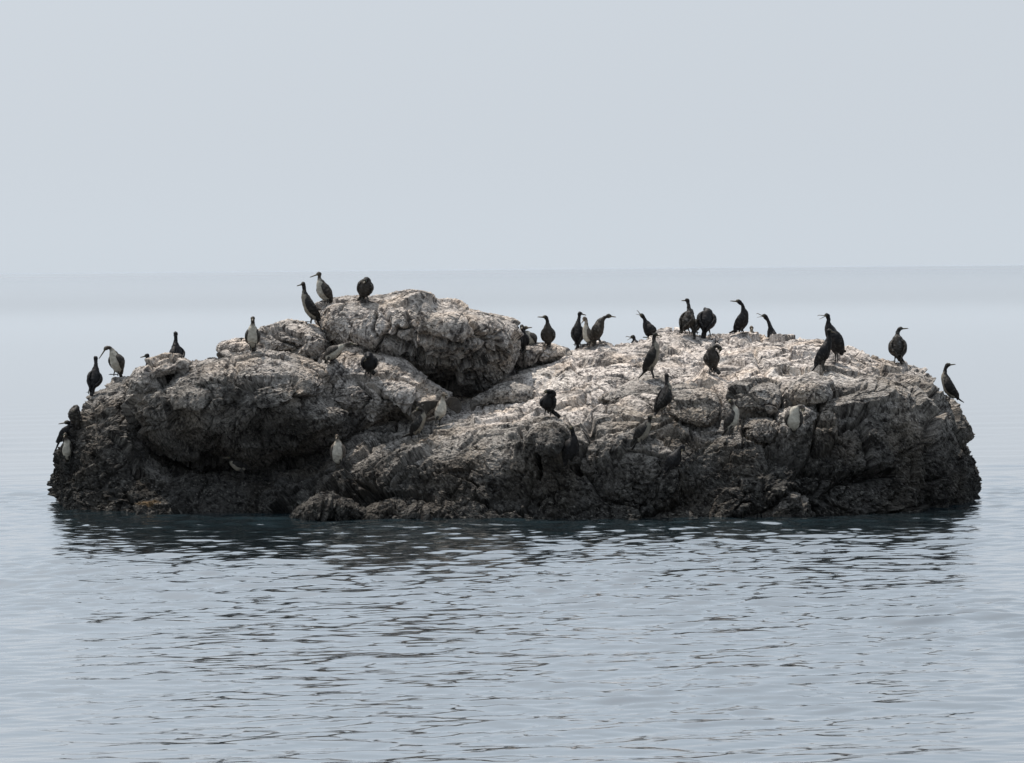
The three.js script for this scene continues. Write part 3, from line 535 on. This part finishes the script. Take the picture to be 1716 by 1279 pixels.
    mesh('wing', loftAlong(pts, V0, { per: 6, ring: 14, ruffle: .005, color: backColor, salt: salt + sd }), plumage, g);
  }
  // tail
  const tt = o.tail ? P(o.tail, -.05) : rump.clone().addScaledVector(vent, -.07).addScaledVector(V(0, -1, 0), .10).addScaledVector(axis, -.02);
  const td = tt.clone().sub(rump);
  mesh('tail', loftAlong([[rump.clone().addScaledVector(dors, .012), .034 * w, .026 * w], [rump.clone().addScaledVector(td, .4).addScaledVector(dors, .008), .027 * w, .013], [rump.clone().addScaledVector(td, .75), .028 * w, .009], [tt, .024 * w, .005]], V0, { per: 5, ring: 14, ruffle: .003, color: backColor, salt }), plumage, g);
  // bill with a hooked tip
  const upv = V(0, 1, 0).addScaledVector(bd, -bd.y).normalize(), one = () => [.1, .09, .07];
  const bp = (f, u) => base.clone().lerp(tip, f).addScaledVector(upv, u);
  const gape = o.open ? .02 : 0;
  const upper = loftAlong([[bp(-.25, .003), .011, .009], [bp(.2, .003 + gape * .2), .0085, .006], [bp(.8, .003 + gape), .0055, .0042], [bp(1, .001 + gape), .0045, .0045], [bp(1.04, -.008 + gape), .002, .002]], upv, { per: 3, ring: 10, mid: 1, color: one });
  const lower = loftAlong([[bp(-.25, -.006), .0105, .007], [bp(.2, -.006 - gape * .4), .008, .0045], [bp(.92, -.004 - gape * 1.3), .003, .0025]], upv, { per: 3, ring: 10, mid: 1, color: one });
  mesh('upper_bill', upper, hornMat, g); mesh('lower_bill', lower, hornMat, g);
  const eyeSide = V().crossVectors(bd, upv).normalize();
  for (const sd of [-1, 1]) { const e = mesh('eye', new THREE.SphereGeometry(.0052, 10, 8), eyeMat, g); e.position.copy(head).addScaledVector(bd, .012).addScaledVector(upv, .010).addScaledVector(eyeSide, sd * .0235); }
  // legs and webbed feet
  const flat = vent.clone(), sideways = V(-vent.z, 0, vent.x);
  for (const sd of [-1, 1]) {
    const hip = rump.clone().lerp(mid, .35).addScaledVector(lat, sd * .03 * w).addScaledVector(V0, .03);
    const ft = sideways.clone().multiplyScalar(sd * (sideways.dot(lat) < 0 ? -1 : 1) * .036);
    const ankle = ft.clone().setY(.012), knee = hip.clone().lerp(ankle, .55).addScaledVector(flat, -.012);
    const leg = mesh('leg', loftAlong([[hip, .024, .026], [knee, .011, .012], [ankle, .0075, .0075], [ft.clone().setY(-.02), .007, .007]], V0, { per: 3, ring: 10, color: () => [.02, .02, .02] }), legMat, g);
    const web = new THREE.CylinderGeometry(.008, .048, .085, 3, 1); web.scale(1, 1, .22);
    const f = mesh('foot', web, webMat, leg); f.position.copy(ft).addScaledVector(flat, .028).setY(.004);
    f.quaternion.setFromUnitVectors(V(0, 1, 0), flat.clone().negate()); 
    const flatten = new THREE.Quaternion().setFromUnitVectors(V(0, 0, 1).applyQuaternion(f.quaternion), V(0, 1, 0)); f.quaternion.premultiply(flatten);
  }
  return g;
}
const BIRDS = [
  { foot: [153, 658], rump: [154, 649], mid: [158.6, 635], sho: [159.5, 623], neck: [[160.5, 613], [160.5, 606]], head: [160, 600], az: 265, plum: 'dark', label: 'dark cormorant seen from behind, upright on the far left shoulder of the islet' },
  { foot: [194, 628], rump: [198, 621], mid: [194.5, 606], sho: [190, 594], neck: [[186.5, 586], [182.5, 582.5]], head: [177, 584], bill: [166, 601], az: 125, plum: 'pale', w: 22, label: 'pale bellied cormorant bowing its neck to the left on the left shoulder' },
  { foot: [252, 640], behind: 618, rump: [253, 636], mid: [252, 626], sho: [250, 615], neck: [[248.5, 608], [247, 602]], head: [246.5, 596], look: 200, az: 200, plum: 'dark', label: 'dark head and neck of a cormorant showing behind the tilted grey slab' },
  { foot: [294, 610], behind: 604, rump: [299, 602], mid: [296, 594], sho: [294.5, 582], neck: [[294.3, 573], [294.3, 565]], head: [294, 559], tail: [312, 603], look: 250, az: 225, plum: 'dark', label: 'dark cormorant with tall neck and cocked tail on top of the tilted slab' },
  { foot: [405, 590], behind: 580, rump: [405, 586], mid: [405, 578], sho: [404.5, 571], neck: [[404, 569, .03]], head: [403, 570, .05], w: 16, az: 200, plum: 'brown', label: 'small rounded brown back of a cormorant behind the small pale slab' },
  { foot: [424, 586], rump: [423.8, 578], mid: [423, 565], sho: [423.3, 551], neck: [[423.4, 544], [423.4, 539]], head: [423.4, 534], az: 90, plum: 'pale', w: 20, label: 'pale fronted cormorant facing the viewer on top of the long cave boulder' },
  { foot: [521, 539], rump: [527, 531], mid: [519, 514], sho: [512, 498], neck: [[510, 488], [509.3, 481]], head: [508, 475], tail: [538, 549], look: 210, az: 170, plum: 'mixed', w: 21, label: 'dark backed cormorant leaning left below the summit, long tail on the stone' },
  { foot: [546.6, 505], rump: [547.5, 500], mid: [541.7, 487], sho: [537.5, 474], neck: [[535.5, 467], [535, 462]], head: [534.5, 458], bill: [519.6, 463.6], tail: [557, 505], az: 150, plum: 'pale', w: 22, label: 'topmost cormorant, pale front and bill to the left, at the left end of the summit' },
  { foot: [612, 501], rump: [607.5, 494], mid: [612, 481], sho: [614, 470], neck: [[613, 467, .02]], head: [611, 470, .07], tail: [600.5, 504], az: 95, plum: 'brown', w: 22, label: 'hunched brown cormorant with tucked head alone on the summit boulder' },
  { foot: [551, 608], rump: [549, 600], mid: [559, 591], sho: [569, 583.5], neck: [[576, 579], [582, 576.5]], head: [588, 575.5], bill: [598.5, 577.5], tail: [545, 609], az: 35, plum: 'pale', w: 18, label: 'cormorant stretching forward to the right below the ledge boulder' },
  { foot: [616, 632], rump: [619.4, 620], mid: [618.7, 608], sho: [618, 597], neck: [[617, 594, .03]], head: [617, 599, .08], bill: [610, 606], tail: [628, 627], az: 90, plum: 'dark', w: 22, label: 'dark preening cormorant facing the viewer above its long shadow on the wedge boulder' },
  { foot: [733, 711], rump: [733, 699], mid: [738.5, 687], sho: [740.5, 675.5], neck: [[741.5, 669], [742.5, 664]], head: [743.5, 660.5], bill: [750, 661], tail: [715, 704], az: 50, plum: 'young', w: 19, spread: [[[737, 674, -.03], [724, 677, -.1], [710, 683, -.12], [703, 692, -.1], [705, 703, -.08]], [[746, 674, -.03], [752, 672, -.1], [759, 675, -.13], [765, 682, -.12], [768, 692, -.1]]], label: 'pale young cormorant holding its wings half open beside the wedge boulder' },
  { foot: [703, 732], fwd: .07, rump: [695.5, 725], mid: [701, 712], sho: [707.5, 699], neck: [[709, 692.5], [706.5, 687.5]], head: [701.5, 685.5], bill: [691, 692], tail: [673, 733], az: 15, plum: 'mixed', w: 19, label: 'cormorant with pale belly looking back left, just in front of the half open wings' },
  { foot: [918, 694], rump: [920.5, 686], mid: [918, 675], sho: [922, 664.5], neck: [[928.5, 660.5, .03], [925, 656, .02]], head: [916, 656, .0], bill: [909, 660, -.02], tail: [938.5, 699.5], az: 95, plum: 'dark', w: 21, label: 'dark cormorant preening its back on the open slope right of the summit boulder' },
  { foot: [566.7, 780], fwd: .07, rump: [565.5, 773], mid: [566, 757], sho: [566, 744], neck: [[565.5, 738]], head: [564.5, 732], az: 95, plum: 'young', w: 20, label: 'pale fronted cormorant standing low at the right mouth of the black cave' },
  { foot: [407, 797], fwd: .12, rump: [407, 784], mid: [398, 780], sho: [390, 774.5], neck: [[386.5, 770]], head: [385.5, 765.5], bill: [374, 766.5], tail: [415, 781], az: 160, plum: 'mixed', w: 16, label: 'cormorant crouching in the shade inside the black cave' },
  { foot: [128, 714], rump: [126, 708], mid: [123.5, 694], sho: [127, 685], neck: [[128, 684, .04]], head: [125, 690, .09], az: 190, plum: 'brown', w: 20, label: 'hunched dark cormorant highest of those on the left edge of the islet' },
  { foot: [108, 742], rump: [102.5, 737], mid: [110, 723], sho: [119, 714.5], neck: [[119.5, 709.5]], head: [112, 708], bill: [98.5, 710.5], tail: [91, 757], az: 10, plum: 'dark', w: 15, label: 'dark cormorant clinging to the left edge with its bill pointing left over the sea' },
  { foot: [112.5, 776], rump: [112.5, 767], mid: [111.8, 753], sho: [112.5, 742], neck: [[110.5, 735]], head: [109, 729], az: 95, plum: 'pale', w: 17, label: 'pale fronted cormorant lowest on the left edge of the islet' },
  { foot: [867, 585], behind: 572, rump: [867, 578], mid: [868, 570], sho: [868, 560], neck: [[867, 555]], head: [866, 550], look: 200, az: 180, plum: 'dark', w: 18, label: 'dark head half hidden behind the right rim of the summit boulder' },
  { foot: [876, 588], behind: 585, rump: [876, 580], mid: [876, 571], sho: [875.5, 560], neck: [[875, 553]], head: [874.5, 547.5], az: 90, plum: 'dark', w: 18, label: 'middle head of the trio close behind the summit boulder' },
  { foot: [890, 583], behind: 583, rump: [892, 578], mid: [888, 569], sho: [882.5, 560.5], neck: [[878.5, 556.5], [878, 552]], head: [881, 549.5], bill: [891, 548.8], az: 120, plum: 'pale', w: 20, label: 'pale chested cormorant with bill to the right beside the summit boulder rim' },
  { foot: [917.5, 579.5], rump: [918.9, 573], mid: [918.4, 561.5], sho: [917.6, 549.5], neck: [[917.6, 541.5], [917, 535.5]], head: [913.8, 531], bill: [901.5, 530.8], az: 100, plum: 'brown', w: 20, label: 'cormorant alone on the low skyline block, bill level to the left' },
  { foot: [968, 578], rump: [968.3, 573], mid: [968.3, 560], sho: [968.3, 547], neck: [[969.3, 538], [970.8, 531]], head: [971.8, 525.5], az: 275, look: 330, plum: 'dark', w: 19, label: 'tall dark cormorant seen from behind, left of three on the middle skyline' },
  { foot: [986, 577], rump: [991, 573], mid: [985.5, 563], sho: [982.5, 551], neck: [[982.5, 543], [982, 537]], head: [979.8, 533], bill: [974.5, 540.5], az: 150, plum: 'young', w: 18, label: 'white breasted young cormorant, middle of three on the middle skyline' },
  { foot: [1006, 574], rump: [998.5, 567], mid: [1002, 553], sho: [1006.5, 540], neck: [[1011.5, 534], [1016, 531]], head: [1020.5, 529.7], bill: [1031.5, 531.3], tail: [998.5, 577], az: 15, plum: 'brown', w: 21, label: 'dark cormorant stretching its neck level to the right on the middle skyline' },
  { foot: [1064, 585], behind: 574, rump: [1064, 582], mid: [1064, 577], sho: [1063.5, 572], neck: [[1063, 569]], head: [1061, 565], bill: [1049.5, 566.8], az: 180, plum: 'dark', w: 16, open: true, label: 'lone dark head looking left over the edge of the middle skyline' },
  { foot: [1088, 566], behind: 562, rump: [1091, 563], mid: [1088.5, 554], sho: [1083.5, 543.5], neck: [[1081, 537.5], [1079, 532.5]], head: [1076, 529], bill: [1066.5, 523], az: 160, plum: 'dark', w: 21, open: true, label: 'dark cormorant raising its open bill to the left on the skyline' },
  { foot: [1095, 631], rump: [1087, 617], mid: [1093.3, 598.5], sho: [1098, 581.5], neck: [[1096.3, 572], [1096, 565]], head: [1098, 560], bill: [1109, 562.5], tail: [1070, 633], az: 12, plum: 'mixed', w: 21, label: 'tall cormorant facing right on the pale slope, pale breast and tail propped behind' },
  { foot: [1112, 692], rump: [1106, 684], mid: [1114, 668], sho: [1119, 650.5], neck: [[1117.5, 641.5], [1117, 634.5]], head: [1117, 629], look: 300, tail: [1097, 696], az: 330, plum: 'mixed', w: 20, label: 'slim cormorant with its back turned, neck up, in the middle of the right slope' },
  { foot: [1078, 742], fwd: .12, rump: [1071, 736], mid: [1078, 723], sho: [1085, 711], neck: [[1088, 705.5]], head: [1089.5, 699], bill: [1099.5, 701.5], tail: [1059, 754], az: 25, plum: 'mixed', w: 20, label: 'short necked cormorant on the dark lower rock with its tail trailing left' },
  { foot: [1152, 557], rump: [1146, 549], mid: [1152, 536.5], sho: [1156, 523.5], neck: [[1154.8, 516.5], [1153.5, 508.5]], head: [1151.8, 502.5], bill: [1143, 503], tail: [1140, 557.5], az: 300, bz: -1, plum: 'brown', w: 21, label: 'cormorant with tall thin neck and grey head, top of the right skyline' },
  { foot: [1164, 557], rump: [1163.8, 553], mid: [1164.8, 546], sho: [1166, 539], neck: [[1166, 537, -.04]], head: [1165, 541, -.08], az: 270, plum: 'brown', w: 14, label: 'crouched brown cormorant squeezed between two upright ones on the right skyline' },
  { foot: [1186, 561], rump: [1181.5, 550], mid: [1184, 535], sho: [1185, 522.5], neck: [[1183.5, 519, .0]], head: [1182, 518, -.03], tail: [1178, 567.5], az: 270, plum: 'dark', w: 27, label: 'broad black hunched cormorant with no neck showing on the right skyline' },
  { foot: [1193, 624], rump: [1196.5, 614], mid: [1193, 600], sho: [1192, 588.5], neck: [[1196.5, 582.5], [1202, 579.8]], head: [1206.8, 584.5], bill: [1203.8, 594.5], tail: [1206.5, 627], az: 60, plum: 'brown', w: 21, label: 'cormorant arching its neck down to preen its breast on the bright slope' },
  { foot: [1245, 558.5], rump: [1239, 551.5], mid: [1244.5, 538], sho: [1247, 526], neck: [[1245.5, 518], [1243.5, 511]], head: [1237.5, 505.7], bill: [1224.5, 505], tail: [1222, 559], az: 20, plum: 'dark', w: 21, label: 'dark cormorant looking back left with its tail out left on the right skyline' },
  { foot: [1259.5, 575], behind: 563, rump: [1260, 572], mid: [1260, 566], sho: [1259.6, 560], neck: [[1259.5, 554]], head: [1259.5, 549.5], look: 90, az: 90, plum: 'young', w: 15, label: 'tiny grey head peeping over the right skyline' },
  { foot: [1297, 580], behind: 562, rump: [1297, 574], mid: [1295, 566], sho: [1292.5, 556], neck: [[1290.6, 547], [1287.5, 538]], head: [1281.5, 530], bill: [1268.3, 528.2], az: 180, plum: 'dark', open: true, w: 20, label: 'dark cormorant sunk behind the right skyline, only its curved neck and head showing' },
  { foot: [1402, 604], rump: [1403, 589], mid: [1398.5, 570], sho: [1390.5, 552], neck: [[1388, 541.5], [1388.5, 534.5]], head: [1386.3, 528.5], bill: [1371.5, 531.5], tail: [1418, 589], az: 165, plum: 'dark', w: 25, open: true, label: 'large dark cormorant with gaping bill behind another on the right slope' },
  { foot: [1381, 619.5], rump: [1374, 607], mid: [1381.5, 591], sho: [1387.5, 574.5], neck: [[1389.5, 565], [1390, 559]], head: [1389.5, 554], look: 330, tail: [1360, 622.5], az: 20, plum: 'dark', w: 19, label: 'slim black cormorant standing in front of the gaping one on the right slope' },
  { foot: [1504, 606], rump: [1506.5, 597], mid: [1504.3, 583], sho: [1504, 568], neck: [[1504, 561.5], [1505, 555.5]], head: [1508.5, 551], bill: [1521.8, 550.5], tail: [1514, 610], az: 270, plum: 'brown', w: 25, label: 'broad speckled cormorant seen from behind, bill right, on the knob of the right shoulder' },
  { foot: [1591, 670], rump: [1598, 664], mid: [1590.5, 649.5], sho: [1584, 633.5], neck: [[1583.5, 624.5], [1585, 617]], head: [1588.5, 611.8], bill: [1601, 610.7], tail: [1615.5, 674.5], az: 185, plum: 'mixed', w: 20, label: 'rightmost cormorant, perched on the steep right end looking out to sea' },
  { foot: [1225, 728], fwd: .14, rump: [1222, 716], mid: [1228.5, 702], sho: [1231.5, 688.5], neck: [[1229.5, 681.5], [1227, 676]], head: [1224, 672.5], bill: [1215.5, 674], tail: [1210, 730.5], az: 30, plum: 'pale', w: 19, label: 'cormorant with pale flank looking left beside the cracked round block' },
  { foot: [1330.5, 726], fwd: .16, rump: [1330.5, 717], mid: [1330, 703], sho: [1333, 689], neck: [[1338.5, 683], [1343, 681.5]], head: [1346, 686], bill: [1344.5, 695], az: 90, plum: 'pale', w: 23, label: 'white fronted cormorant with a dark drooped head on the lower right face' },
  { foot: [1135, 786], fwd: .24, rump: [1124, 783], mid: [1130, 771.5], sho: [1136, 760.5], neck: [[1140, 753], [1144, 748]], head: [1144.5, 753], bill: [1142, 763], tail: [1113.5, 795], az: 25, plum: 'dark', w: 21, label: 'dark cormorant with bent head on the black lower rock, lowest on the right' },
  { foot: [958, 776], fwd: .16, rump: [952, 769], mid: [957, 753], sho: [961, 737.5], neck: [[960.5, 729], [959, 722]], head: [957.3, 717.5], bill: [949, 716], tail: [946, 781], az: 50, plum: 'dark', w: 21, label: 'dark cormorant almost lost against the shaded cleft in the middle of the islet' },
];
for (const b of BIRDS) cormorant(b);

const renderer = new THREE.WebGLRenderer({ antialias: true });
renderer.toneMapping = THREE.LinearToneMapping; renderer.toneMappingExposure = EXPOSURE;
renderer.shadowMap.enabled = true;
renderer.render(scene, camera);
